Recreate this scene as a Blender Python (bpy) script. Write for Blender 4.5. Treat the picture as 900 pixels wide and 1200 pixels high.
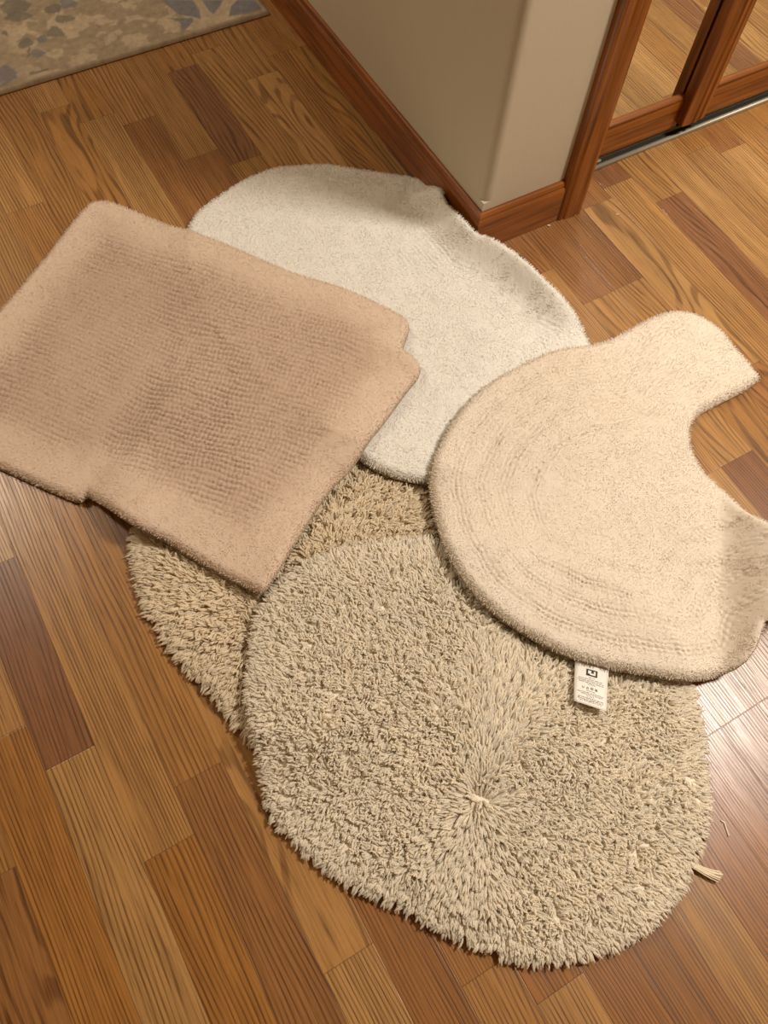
import bpy, math, random
import numpy as np
C = bpy.context.scene.collection
S = bpy.context.scene
for o in list(bpy.data.objects): bpy.data.objects.remove(o)
rng = np.random.default_rng(7); random.seed(7)

# ---------------------------------------------------------------- camera, light, exposure
from mathutils import Matrix, Vector
cam = bpy.data.cameras.new('camera'); camo = bpy.data.objects.new('camera', cam); C.objects.link(camo)
R0, R1, R2 = (0.86630855, -0.49708403, 0.04916252), (-0.42644279, -0.7872479, -0.44540687), (0.26010774, 0.36489478, -0.8939775)
camo.matrix_world = Matrix(((R0[0], -R1[0], -R2[0], -0.77684), (R0[1], -R1[1], -R2[1], -0.88963),
                            (R0[2], -R1[2], -R2[2], 1.2), (0, 0, 0, 1)))
cam.sensor_fit = 'VERTICAL'; cam.sensor_height = 24; cam.sensor_width = 18; cam.lens = 968.4*24/1200
cam.clip_start = 0.02; cam.clip_end = 30
S.camera = camo
w = bpy.data.worlds.new('world'); S.world = w; w.use_nodes = True
w.node_tree.nodes['Background'].inputs[0].default_value = (1.0, 0.82, 0.62, 1)
w.node_tree.nodes['Background'].inputs[1].default_value = 0.20
S.view_settings.view_transform = 'Standard'; S.view_settings.look = 'None'
S.view_settings.gamma = 1.0; S.view_settings.exposure = 0.0; S.view_settings.use_curve_mapping = False
def lamp(name, loc, power, size, col, target=None):
    l = bpy.data.lights.new(name, 'AREA'); l.shape = 'DISK'; l.size = size; l.energy = power; l.color = col
    o = bpy.data.objects.new(name, l); C.objects.link(o); o.location = loc
    if target: o.rotation_euler = (Vector(target)-Vector(loc)).to_track_quat('-Z', 'Y').to_euler()
    return o
lamp('ceiling_lamp_right', (1.0, -0.93, 2.40), 74, 0.42, (1.0, 0.925, 0.83))
lamp('ceiling_lamp_hall', (-1.5, 1.7, 2.40), 34, 0.40, (1.0, 0.88, 0.72))

# ---------------------------------------------------------------- helpers
def setp(o, label=None, cat=None, group=None, kind=None):
    if label: o['label'] = label
    if cat: o['category'] = cat
    if group: o['group'] = group
    if kind: o['kind'] = kind
    return o
def mesh_obj(name, V, F, mat, parent=None, smooth=True, cols=None):
    """V (n,3) array; F (m,k) int array, or a list of arrays of different k"""
    me = bpy.data.meshes.new(name)
    V = np.asarray(V, np.float32)
    Fs = F if isinstance(F, list) else [F]
    Fs = [np.asarray(f, np.int32) for f in Fs if len(f)]
    me.vertices.add(len(V)); me.vertices.foreach_set('co', V.ravel())
    idx = np.concatenate([f.ravel() for f in Fs]); tot = np.concatenate([np.full(len(f), f.shape[1], np.int32) for f in Fs])
    st = np.concatenate([[0], np.cumsum(tot)[:-1]]).astype(np.int32)
    me.loops.add(len(idx)); me.loops.foreach_set('vertex_index', idx)
    me.polygons.add(len(tot)); me.polygons.foreach_set('loop_start', st)
    me.polygons.foreach_set('use_smooth', np.full(len(tot), smooth))
    me.update(calc_edges=True)
    if cols is not None:
        a = me.color_attributes.new('tone', 'FLOAT_COLOR', 'POINT')
        c = np.ones((len(V), 4), np.float32); c[:, :3] = cols; a.data.foreach_set('color', c.ravel())
    me.materials.append(mat)
    o = bpy.data.objects.new(name, me); C.objects.link(o)
    if parent is not None: o.parent = parent
    return o
def boxes(name, L, mat, parent=None, bev=0.0, smooth=False):
    V = []; F = []
    for (x0, y0, z0, x1, y1, z1) in L:
        b = len(V)
        V += [(x, y, z) for x in (x0, x1) for y in (y0, y1) for z in (z0, z1)]
        F += [(b, b+1, b+3, b+2), (b+4, b+6, b+7, b+5), (b, b+4, b+5, b+1), (b+2, b+3, b+7, b+6), (b, b+2, b+6, b+4), (b+1, b+5, b+7, b+3)]
    o = mesh_obj(name, V, np.array(F), mat, parent, smooth)
    if bev:
        m = o.modifiers.new('bevel', 'BEVEL'); m.width = bev; m.segments = 2
    return o
def prism(name, prof, a, b, mat, parent=None, smooth=False, caps=True):
    """sweep: prof = list of 3D points at start; a->b translation vector"""
    P = np.array(prof, float); n = len(P); D = np.array(b, float)-np.array(a, float)
    V = np.vstack([P, P+D]); F = [[(i, (i+1) % n, n+(i+1) % n, n+i) for i in range(n)]]
    Fl = [np.array(F[0])]
    if caps: Fl.append(np.array([list(range(n))[::-1], list(range(n, 2*n))]))
    return mesh_obj(name, V, Fl, mat, parent, smooth)
def empty(name, loc=(0, 0, 0)):
    o = bpy.data.objects.new(name, None); o.empty_display_size = 0.05; C.objects.link(o); o.location = loc; return o

def hsh(i, j, s):
    h = (i.astype(np.int64)*374761393+j.astype(np.int64)*668265263+s*974634777) & 0xffffffff
    h = ((h ^ (h >> 13))*1274126177) & 0xffffffff
    return ((h ^ (h >> 16)) & 0xffff)/65535.0
def noise(x, y, s=0):
    i = np.floor(x).astype(np.int64); j = np.floor(y).astype(np.int64); a = x-i; b = y-j
    a = a*a*(3-2*a); b = b*b*(3-2*b)
    return (hsh(i, j, s)*(1-a)+hsh(i+1, j, s)*a)*(1-b)+(hsh(i, j+1, s)*(1-a)+hsh(i+1, j+1, s)*a)*b
def fbm(x, y, s=0):
    return (noise(x, y, s)*4+noise(x*2.1, y*2.1, s+1)*2+noise(x*4.3, y*4.3, s+2))/7
def srgb(r, g, b):
    return tuple(((c/255)/12.92 if c/255 <= 0.04045 else ((c/255+0.055)/1.055)**2.4) for c in (r, g, b))

# ---------------------------------------------------------------- materials
class N:
    def __init__(s, name):
        s.m = bpy.data.materials.new(name); s.m.use_nodes = True; s.t = s.m.node_tree
        s.b = s.t.nodes['Principled BSDF']; s.L = s.t.links
    def n(s, ty, **kw):
        x = s.t.nodes.new(ty)
        for k, v in kw.items(): setattr(x, k, v)
        return x
    def link(s, a, b): s.L.new(a, b)
    def math(s, op, a, b=None, c=None, clamp=False):
        x = s.n('ShaderNodeMath', operation=op, use_clamp=clamp)
        for i, v in enumerate((a, b, c)):
            if v is None: continue
            if isinstance(v, (int, float)): x.inputs[i].default_value = v
            else: s.link(v, x.inputs[i])
        return x.outputs[0]
    def mix(s, f, a, b, mode='MIX'):
        x = s.n('ShaderNodeMix', data_type='RGBA', blend_type=mode)
        for i, v in ((0, f), (6, a), (7, b)):
            if isinstance(v, (int, float)): x.inputs[i].default_value = v
            elif isinstance(v, tuple): x.inputs[i].default_value = (*v[:3], 1)
            else: s.link(v, x.inputs[i])
        return x.outputs[2]
    def noise(s, vec, scale, detail=2.0, rough=0.5, dist=0.0):
        x = s.n('ShaderNodeTexNoise'); x.inputs['Scale'].default_value = scale; x.inputs['Detail'].default_value = detail
        x.inputs['Roughness'].default_value = rough; x.inputs['Distortion'].default_value = dist
        s.link(vec, x.inputs['Vector']); return x.outputs[0]
    def mapv(s, vec, sc, loc=(0, 0, 0)):
        x = s.n('ShaderNodeMapping'); x.inputs['Scale'].default_value = sc; x.inputs['Location'].default_value = loc
        s.link(vec, x.inputs['Vector']); return x.outputs[0]
    def ramp(s, f, lo, hi, a=0.0, b=1.0):
        x = s.n('ShaderNodeMapRange'); s.link(f, x.inputs[0])
        for i, v in enumerate((lo, hi, a, b)): x.inputs[i+1].default_value = v
        x.interpolation_type = 'SMOOTHSTEP'
        return x.outputs[0]
    def bump(s, h, st, dist=0.001):
        x = s.n('ShaderNodeBump'); x.inputs['Strength'].default_value = st; x.inputs['Distance'].default_value = dist
        s.link(h, x.inputs['Height']); s.link(x.outputs[0], s.b.inputs['Normal'])
    def obj(s): return s.n('ShaderNodeTexCoord').outputs['Object']
    def set(s, **kw):
        for k, v in kw.items():
            k = k.replace('_', ' ')
            if isinstance(v, (int, float)): s.b.inputs[k].default_value = v
            elif isinstance(v, tuple): s.b.inputs[k].default_value = (*v[:3], 1)
            else: s.link(v, s.b.inputs[k])
        return s

def floor_material():
    s = N('oak_laminate')
    at = s.n('ShaderNodeVertexColor', layer_name='tone').outputs[0]
    sd = s.n('ShaderNodeVertexColor', layer_name='seed').outputs[0]
    sep = s.n('ShaderNodeSeparateColor'); s.link(sd, sep.inputs[0])
    co = s.obj()
    add = s.n('ShaderNodeVectorMath', operation='MULTIPLY_ADD'); s.link(sd, add.inputs[0])
    add.inputs[1].default_value = (3.0, 7.0, 11.0); s.link(co, add.inputs[2]); v = add.outputs[0]
    sx = s.n('ShaderNodeSeparateXYZ'); s.link(v, sx.inputs[0])
    fig = sep.outputs[1]
    wob = s.noise(s.mapv(v, (9, 1.3, 1)), 1.0, 2.0)
    wx = s.math('MULTIPLY_ADD', wob, 0.03, sx.outputs[0])
    cb = s.n('ShaderNodeCombineXYZ'); s.link(wx, cb.inputs[0]); s.link(sx.outputs[1], cb.inputs[1]); s.link(sx.outputs[2], cb.inputs[2])
    cv = cb.outputs[0]
    # annual rings: straight lines on quarter-cut strips, contour loops (cathedrals) on figured ones
    nz = s.noise(s.mapv(v, (9, 1.9, 1)), 1.0, 2.0, 0.4, 0.2)
    fx = s.math('MULTIPLY', sx.outputs[0], s.math('MULTIPLY_ADD', fig, -1150.0, 1350.0))
    ph = s.math('MULTIPLY_ADD', nz, s.math('MULTIPLY_ADD', fig, 80.0, 30.0), fx)
    ring = s.ramp(s.math('SINE', ph), 0.0, 0.9)
    brk = s.ramp(s.noise(s.mapv(cv, (60, 6, 1)), 1.0, 2.0), 0.28, 0.52)
    g1 = s.ramp(s.noise(s.mapv(cv, (330, 7, 1)), 1.0, 2.0, 0.6), 0.45, 0.58)
    g2 = s.ramp(s.noise(s.mapv(cv, (45, 1.4, 1)), 1.0, 2.5, 0.55), 0.32, 0.68)
    pore = s.ramp(s.noise(s.mapv(cv, (620, 26, 1)), 1.0, 1.0), 0.60, 0.70)
    dk = s.math('MULTIPLY_ADD', g1, 0.27, s.math('MULTIPLY', g2, 0.22))
    dk = s.math('MULTIPLY_ADD', s.math('MULTIPLY', ring, brk), 0.56, dk)
    dk = s.math('MULTIPLY_ADD', pore, 0.22, dk, clamp=True)
    # knots
    vo = s.n('ShaderNodeTexVoronoi'); vo.inputs['Scale'].default_value = 1.0; s.link(s.mapv(v, (7, 2.6, 1)), vo.inputs['Vector'])
    kn = s.ramp(vo.outputs[0], 0.03, 0.13, 1.0, 0.0)
    dk = s.math('MULTIPLY_ADD', s.math('MULTIPLY', kn, sep.outputs[2]), 0.55, dk, clamp=True)
    light = s.mix(1.0, at, (0.88, 0.855, 0.84), 'MULTIPLY')
    dark = s.mix(1.0, at, (0.28, 0.22, 0.17), 'MULTIPLY')
    col = s.mix(dk, light, dark)
    # seams between strips
    uv = s.n('ShaderNodeUVMap', uv_map='across').outputs[0]
    su = s.n('ShaderNodeSeparateXYZ'); s.link(uv, su.inputs[0])
    uv2 = s.n('ShaderNodeUVMap', uv_map='along').outputs[0]
    sv = s.n('ShaderNodeSeparateXYZ'); s.link(uv2, sv.inputs[0])
    e = s.math('MINIMUM', s.math('MINIMUM', su.outputs[0], su.outputs[1]), s.math('MINIMUM', sv.outputs[0], sv.outputs[1]))
    seam = s.ramp(e, 0.0002, 0.0011, 1.0, 0.0)
    col = s.mix(s.math('MULTIPLY', seam, 0.45), col, (0.06, 0.025, 0.008))
    s.set(Base_Color=col, Roughness=s.math('MULTIPLY_ADD', dk, 0.10, 0.27))
    s.b.inputs['Specular IOR Level'].default_value = 0.5
    s.bump(s.math('MULTIPLY_ADD', seam, -0.6, s.math('MULTIPLY', dk, -0.55)), 0.35, 0.0006)
    return s.m
def wood_material(name, base, axis='z', rough=0.32, fig=1.0):
    s = N(name); co = s.obj()
    sc = {'z': (150, 150, 5), 'x': (5, 150, 150), 'y': (150, 5, 150)}[axis]
    sl = tuple(c*0.22 for c in sc)
    g1 = s.ramp(s.noise(s.mapv(co, sc), 1.0, 2.5, 0.6), 0.32, 0.68)
    g2 = s.noise(s.mapv(co, sl), 1.0, 2.0, 0.5, 0.3)
    ring = s.ramp(s.math('SINE', s.math('MULTIPLY', g2, 34.0)), -1, 1)
    dk = s.math('MULTIPLY_ADD', ring, 0.45*fig, s.math('MULTIPLY', g1, 0.5), clamp=True)
    light = tuple(min(1, c*k) for c, k in zip(base, (1.25, 1.2, 1.1)))
    dark = tuple(c*k for c, k in zip(base, (0.42, 0.32, 0.25)))
    s.set(Base_Color=s.mix(dk, light, dark), Roughness=rough)
    s.b.inputs['Coat Weight'].default_value = 0.12; s.b.inputs['Coat Roughness'].default_value = 0.2
    s.bump(dk, 0.15, 0.0005)
    return s.m
def wall_material():
    s = N('painted_drywall'); co = s.obj()
    b = s.noise(co, 160, 3.0, 0.6); l = s.noise(co, 3, 2.0)
    s.set(Base_Color=s.mix(l, srgb(186, 173, 150), srgb(180, 167, 144)), Roughness=0.7)
    s.bump(b, 0.25, 0.001); return s.m
def plain(name, col, rough=0.6, metal=0.0, nscale=None, namt=0.15):
    s = N(name)
    if nscale:
        n = s.noise(s.obj(), nscale, 3.0)
        c = s.mix(n, tuple(v*(1-namt) for v in col), tuple(min(1, v*(1+namt)) for v in col)); s.set(Base_Color=c)
    else: s.set(Base_Color=col)
    s.set(Roughness=rough, Metallic=metal); return s.m
def yarn_material(name, rough=0.95, sheen=0.25, fine=900, trans=0.3):
    s = N(name)
    at = s.n('ShaderNodeVertexColor', layer_name='tone').outputs[0]
    n = s.noise(s.obj(), fine, 2.0)
    col = s.mix(n, s.mix(1.0, at, (0.95, 0.94, 0.92), 'MULTIPLY'), s.mix(1.0, at, (1.04, 1.04, 1.04), 'MULTIPLY'))
    s.set(Base_Color=col, Roughness=rough)
    s.b.inputs['Sheen Weight'].default_value = sheen; s.b.inputs['Sheen Roughness'].default_value = 0.5
    s.b.inputs['Specular IOR Level'].default_value = 0.15
    if trans:
        tr = s.n('ShaderNodeBsdfTranslucent'); s.link(col, tr.inputs[0]); mx = s.n('ShaderNodeMixShader'); mx.inputs[0].default_value = trans
        s.link(s.b.outputs[0], mx.inputs[1]); s.link(tr.outputs[0], mx.inputs[2]); s.link(mx.outputs[0], s.t.nodes['Material Output'].inputs[0])
    return s.m

# ---------------------------------------------------------------- floor: one mesh of oak strips running along y
M_floor = floor_material()
T = dict(gold=srgb(183, 137, 81), lgold=srgb(192, 147, 90), mid=srgb(178, 129, 72), brown=srgb(163, 114, 66), dark=srgb(150, 103, 66),
         orange=srgb(178, 124, 62), pink=srgb(178, 130, 86), red=srgb(165, 113, 62), olive=srgb(172, 129, 70))
W0, WS = -0.241, 0.0725
# strip -> list of (y at which it ends going down, tone, figure, knots) from far to near
PL = {-13: [(0.1, 'gold', 0, 0), (-0.62, 'mid', .3, 0), (-1.3, 'brown', .9, 0)],
      -12: [(0.4, 'mid', 0, 0), (-0.45, 'gold', .2, 0), (-1.05, 'orange', .1, 0), (-1.9, 'mid', .9, .6)],
      -11: [(0.55, 'mid', .3, 0), (-0.195, 'lgold', 0, 0), (-0.523, 'dark', .35, 0), (-1.5, 'lgold', .35, .9)],
      -10: [(0.95, 'gold', 0, 0), (0.0, 'mid', .2, 0), (-0.698, 'gold', .1, .2), (-1.6, 'orange', .35, 0)],
      -9: [(0.66, 'gold', .6, 0), (-0.1, 'mid', .0, 0), (-0.63, 'mid', .35, .4), (-1.5, 'brown', .3, 0)],
      -8: [(0.72, 'mid', .2, 0), (0.2, 'gold', .3, 0), (-0.36, 'brown', .9, .5), (-0.931, 'gold', .9, 0), (-1.5, 'lgold', .2, 0)],
      -7: [(1.1, 'mid', 0, 0), (0.50, 'gold', .2, 0), (-0.5, 'mid', .2, 0), (-1.5, 'red', .1, 0)],
      -6: [(0.9, 'lgold', 0, 0), (0.3, 'mid', .4, 0), (-1.031, 'orange', .1, 0), (-1.7, 'mid', .3, 0)],
      -5: [(0.743, 'lgold', 0, 0), (0.1, 'mid', 1, .6), (-1.095, 'red', .1, 0), (-1.7, 'gold', .3, 0)],
      -4: [(0.677, 'mid', .6, 1), (-0.2, 'lgold', .1, 0), (-1.7, 'red', .2, 0)],
      -3: [(1.2, 'gold', .2, 0), (0.633, 'gold', .5, .6), (0.1, 'brown', .1, 0), (-1.6, 'brown', .1, 0)],
      -2: [(1.0, 'mid', .3, 0), (0.483, 'gold', 0, 0), (0.1, 'brown', 0, 0), (-1.7, 'gold', .15, 0)],
      -1: [(0.745, 'mid', 1, .2), (0.43, 'dark', .5, 0), (0.0, 'olive', .2, 0), (-1.8, 'red', .1, 0)],
      0: [(0.78, 'mid', .5, 0), (0.15, 'gold', .9, .1), (-0.942, 'pink', 0, 0), (-1.8, 'red', 0, 0)],
      1: [(0.1, 'lgold', 1, 0), (-0.942, 'pink', 0, 0), (-1.8, 'red', .1, 0)],
      2: [(0.70, 'mid', .1, 0), (0.05, 'mid', .6, .5), (-0.942, 'mid', .2, 0), (-1.8, 'red', .2, 0)],
      3: [(0.70, 'gold', 0, 0), (0.1, 'olive', .6, 0), (-0.55, 'mid', .3, 0), (-1.2, 'gold', .4, 0), (-1.8, 'mid', 0, 0)],
      4: [(-0.1, 'brown', .4, 0), (-0.60, 'gold', .1, 0), (-1.3, 'lgold', .1, 0)],
      5: [(-0.2, 'brown', .4, .1), (-0.60, 'gold', .7, 0), (-1.3, 'dark', .1, 0)],
      6: [(-0.199, 'brown', .4, .5), (-0.5, 'gold', .6, 0), (-0.9, 'mid', .9, 0)],
      7: [(0.0, 'brown', .2, 0), (-0.46, 'lgold', .9, 0), (-1.0, 'brown', .9, 0)],
      8: [(0.0285, 'dark', .1, 0), (-0.5, 'gold', .3, .4), (-1.0, 'mid', .2, 0)],
      9: [(-0.053, 'gold', .8, .1), (-0.45, 'dark', .6, 0), (-1.0, 'gold', .4, 0)],
      10: [(-0.4, 'lgold', .1, 0), (-1.0, 'mid', .2, 0)],
      11: [(0.03, 'mid', .2, 0), (-0.6, 'gold', .5, 0)],
      12: [(0.0, 'brown', .2, 0), (-0.5, 'lgold', .2, 0)],
      13: [(0.08, 'brown', .8, 0), (-0.5, 'mid', .2, 0)],
      14: [(0.02, 'mid', 0, 0), (-0.6, 'gold', .3, 0)]}
FX0, FX1, FY0, FY1 = -2.6, 2.4, -2.8, 2.6
V = []; F = []; tone = []; seed = []; uva = []; uvb = []
for k in range(int((FX0-W0)//WS), int((FX1-W0)//WS)+1):
    x0 = W0+k*WS; x1 = x0+WS
    segs = []; y = FY1
    r = random.Random(k*77+5)
    pre = []; 
    known = PL.get(k, [])
    top = known[0][0]+0.55 if known else None
    while y > (top if known else FY0):
        L = r.uniform(0.35, 0.9); ye = y-L
        if known and ye < top+0.2: ye = top
        segs.append((y, max(ye, FY0), r.choice(['gold', 'lgold', 'mid', 'brown', 'mid', 'gold', 'dark']), r.choice([0, .1, .3, .7]), r.choice([0, 0, .5])))
        y = ye
    for (ye, t, fg, kn) in known:
        segs.append((y, ye, t, fg, kn)); y = ye
    while known and y > FY0:
        ye = y-r.uniform(0.4, 0.9)
        segs.append((y, max(ye, FY0), r.choice(['gold', 'mid', 'brown', 'red']), r.choice([0, .1, .4]), 0)); y = ye
    for (ya, yb, t, fg, kn) in segs:
        ya = min(ya, FY1); yb = max(yb, FY0)
        if ya-yb < 1e-4: continue
        b = len(V); V += [(x0, yb, 0), (x1, yb, 0), (x1, ya, 0), (x0, ya, 0)]; F.append((b, b+1, b+2, b+3))
        j = r.uniform(0.93, 1.07); c = tuple(v*j for v in T[t])
        tone += [c]*4; seed += [(r.random(), fg, kn)]*4
        L = ya-yb; uva += [(0, WS), (WS, 0), (WS, 0), (0, WS)]; uvb += [(0, L), (0, L), (L, 0), (L, 0)]
fl = mesh_obj('floor', V, np.array(F), M_floor, None, False, np.array(tone))
a = fl.data.color_attributes.new('seed', 'FLOAT_COLOR', 'POINT')
c = np.ones((len(V), 4), np.float32); c[:, :3] = seed; a.data.foreach_set('color', c.ravel())
for nm, uv in (('across', uva), ('along', uvb)):
    l = fl.data.uv_layers.new(name=nm); l.data.foreach_set('uv', np.array(uv, np.float32).ravel())
setp(fl, kind='structure')

# ---------------------------------------------------------------- walls, trim, closet
M_wall = wall_material()
M_trimZ = wood_material('stained_oak_upright', srgb(140, 82, 27), 'z')
M_trimX = wood_material('stained_oak_across', srgb(140, 82, 27), 'x')
M_trimY = wood_material('stained_oak_along', srgb(134, 76, 24), 'y')
M_ceil = plain('white_ceiling_paint', srgb(225, 215, 196), 0.9, 0, 40, 0.03)
WF = 0.012; RB = 0.018; HC = 2.44; ZB = 0.112
arc = [(WF+RB-RB*math.cos(t), WF+RB-RB*math.sin(t)) for t in np.linspace(0, math.pi/2, 13)]
# left wall with its rounded outside corner; just above the baseboard the corner turns square
wl = [(0.12, 2.6), (WF, 2.6)]+arc+[(WF+RB, 0.12), (0.12, 0.12)]
o = prism('wall_left', [(x, y, ZB) for x, y in wl], (0, 0, ZB), (0, 0, HC), M_wall, None, True)
m = o.modifiers.new('split', 'EDGE_SPLIT'); m.split_angle = math.radians(35)
setp(o, kind='structure')
boxes('wall_left_foot', [(WF, WF, 0, 0.12, 2.6, ZB), (0.12, WF, 0, 0.236, 0.12, ZB)], M_wall).name = 'wall_corner'
setp(bpy.data.objects['wall_corner'], kind='structure')
CX0, CX1 = 0.198, 0.2545
setp(boxes('wall_right', [(WF+RB, WF, ZB, 0.235, 0.12, HC), (0.235, WF, 2.06, 2.0, 0.12, HC), (2.0, WF, 0, 2.4, 0.12, HC)], M_wall), kind='structure')
setp(boxes('wall_back', [(-2.6, -2.9, 0, 2.4, -2.8, HC)], M_wall), kind='structure')
setp(boxes('wall_west', [(-2.7, -2.8, 0, -2.6, 2.6, HC)], M_wall), kind='structure')
setp(boxes('wall_east', [(2.4, -2.8, 0, 2.5, 0.9, HC)], M_wall), kind='structure')
setp(boxes('wall_north', [(-2.6, 2.6, 0, 0.12, 2.7, HC)], M_wall), kind='structure')
setp(boxes('wall_closet', [(0.12, 0.75, 0, 2.4, 0.85, HC), (0.12, 0.2, 0, 0.2, 0.75, HC)], M_wall), kind='structure')
setp(boxes('ceiling', [(-2.6, -2.8, HC, 2.4, 2.6, HC+0.1)], M_ceil), kind='structure')
HB = 0.094
def base_profile():
    # (depth from the wall face towards the room, height)
    return [(0, 0), (WF, 0), (WF, HB*0.80), (WF-0.002, HB*0.84), (WF-0.0045, HB*0.87), (WF-0.004, HB*0.90), (WF-0.006, HB*0.97), (WF-0.009, HB), (0, HB)]
bp = base_profile(); n = len(bp)
# mitred at the outside corner
V = [(WF-d, 2.6, h) for d, h in bp]+[(WF-d, WF-d, h) for d, h in bp]
F = [(i, (i+1) % n, n+(i+1) % n, n+i) for i in range(n)]
setp(mesh_obj('baseboard_left', V, [np.array(F), np.array([list(range(n))[::-1], list(range(n, 2*n))])], M_trimY, None, False), kind='structure')
V = [(WF-d, WF-d, h) for d, h in bp]+[(CX0, WF-d, h) for d, h in bp]
setp(mesh_obj('baseboard_right', V, [np.array(F), np.array([list(range(n))[::-1], list(range(n, 2*n))])], M_trimX, None, False), kind='structure')
# door casing: moulded section standing on the floor
cw = CX1-CX0
cs = [(0, 0), (0, 0.010), (0.004, 0.014), (0.010, 0.0155), (0.014, 0.0135), (0.018, 0.0165), (0.034, 0.0185), (0.042, 0.0185), (0.045, 0.016), (0.049, 0.018), (cw-0.002, 0.018), (cw, 0.016), (cw, 0)]
setp(prism('trim_1', [(CX0+u, WF-v, 0) for u, v in cs], (0, 0, 0), (0, 0, 2.1), M_trimZ), kind='structure')
setp(prism('trim_2', [(1.98+cw-u, WF-v, 0) for u, v in cs][::-1], (0, 0, 0), (0, 0, 2.1), M_trimZ), kind='structure')
setp(prism('trim_3', [(CX0, WF-v, 2.045+u) for u, v in cs], (CX0, 0, 0), (2.04, 0, 0), M_trimX), kind='structure')
# jambs of the closet opening
setp(boxes('trim_4', [(0.235, WF, 0, CX1-0.001, 0.17, 2.06), (1.981, WF, 0, 2.0, 0.17, 2.06), (CX1, WF, 2.045, 1.981, 0.17, 2.06)], M_trimZ), kind='structure')

# sliding mirror doors
M_mir = plain('mirror_glass', (0.86, 0.88, 0.85), 0.015, 1.0)
M_steel = plain('brushed_steel', srgb(158, 150, 128), 0.42, 0.35, 300, 0.08)
M_black = plain('dark_track_recess', (0.012, 0.010, 0.008), 0.7)
DY = 0.092; Z0, Z1 = 0.0195, 0.096
def mirror_door(name, xa, xb, sa, sb, label_kind):
    d = empty(name, (xa, DY+0.012, Z0)); setp(d, kind='structure')
    P = lambda *b: [(b[0]-xa, b[1]-DY-0.012, b[2]-Z0, b[3]-xa, b[4]-DY-0.012, b[5]-Z0)]
    rail = boxes('bottom_rail', P(xa+sa-0.002, DY, Z0, xb-sb+0.002, DY+0.024, Z1-0.010), M_trimX, d, 0.0015)
    # small rounded bead that holds the mirror
    bead = [(DY+0.002, Z1-0.010), (DY-0.001, Z1-0.007), (DY-0.0005, Z1-0.003), (DY+0.004, Z1), (DY+0.012, Z1), (DY+0.012, Z1-0.010)]
    prism('bead', [(sa, y-DY-0.012, z-Z0) for y, z in bead], (0, 0, 0), (xb-xa-sa-sb, 0, 0), M_trimX, d)
    boxes('top_rail', P(xa+sa-0.002, DY, 1.96, xb-sb+0.002, DY+0.024, 2.04), M_trimX, d, 0.0015)
    boxes('mirror', P(xa+sa-0.004, DY+0.007, Z1-0.012, xb-sb+0.004, DY+0.011, 1.965), M_mir, d)
    return d, P
d1, P = mirror_door('door_1', 0.262, 0.626, 0.05, 0.056, 'left')
boxes('stile', P(0.262, DY, Z0, 0.312, DY+0.024, 2.04), M_trimZ, d1, 0.0015)
boxes('stile', P(0.57, DY+0.006, Z0, 0.626, DY+0.024, 2.04), M_trimZ, d1, 0.0015)
d2, P = mirror_door('door_2', 0.563, 1.30, 0.0665, 0.06, 'right')
st = [(0, 0.026), (0, 0.0035), (0.002, 0.0015), (0.022, 0.0), (0.026, 0.004), (0.030, 0.004), (0.034, 0.0005), (0.040, 0.0005), (0.045, 0.006), (0.049, 0.006), (0.053, 0.003), (0.064, 0.004), (0.0675, 0.010), (0.0675, 0.026)]
prism('stile', [(u, 0.070+v-DY-0.012, 0.017) for u, v in st], (0, 0, 0), (0, 0, 2.02), M_trimZ, d2)
boxes('stile', P(1.24, DY, Z0, 1.30, DY+0.024, 2.04), M_trimZ, d2, 0.0015)
d3, P = mirror_door('door_3', 1.31, 1.98, 0.06, 0.06, 'far')
boxes('stile', P(1.31, DY, Z0, 1.37, DY+0.024, 2.04), M_trimZ, d3, 0.0015)
boxes('stile', P(1.92, DY, Z0, 1.98, DY+0.024, 2.04), M_trimZ, d3, 0.0015)
# bottom track
tr = empty('trim_5', (CX1, 0.08, 0)); setp(tr, kind='structure')
lip = [(-0.001, 0.0), (-0.0020, 0.003), (-0.0005, 0.0068), (0.003, 0.0080), (0.007, 0.0072), (0.0085, 0.005), (0.0085, 0.0)]
prism('front_lip', [(0, y, z) for y, z in lip], (0, 0, 0), (1.98-CX1, 0, 0), M_steel, tr, True)
boxes('channel', [(0, 0.0085, 0.0002, 1.98-CX1, 0.075, 0.0025)], M_black, tr)
boxes('guide_rib', [(0.02, 0.020, 0.0025, 1.98-CX1, 0.0225, 0.009)], M_steel, tr)
boxes('roller_guide', [(0.104, 0.012, 0.0025, 0.124, 0.019, 0.0075)], M_steel, tr, 0.001)

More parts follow.
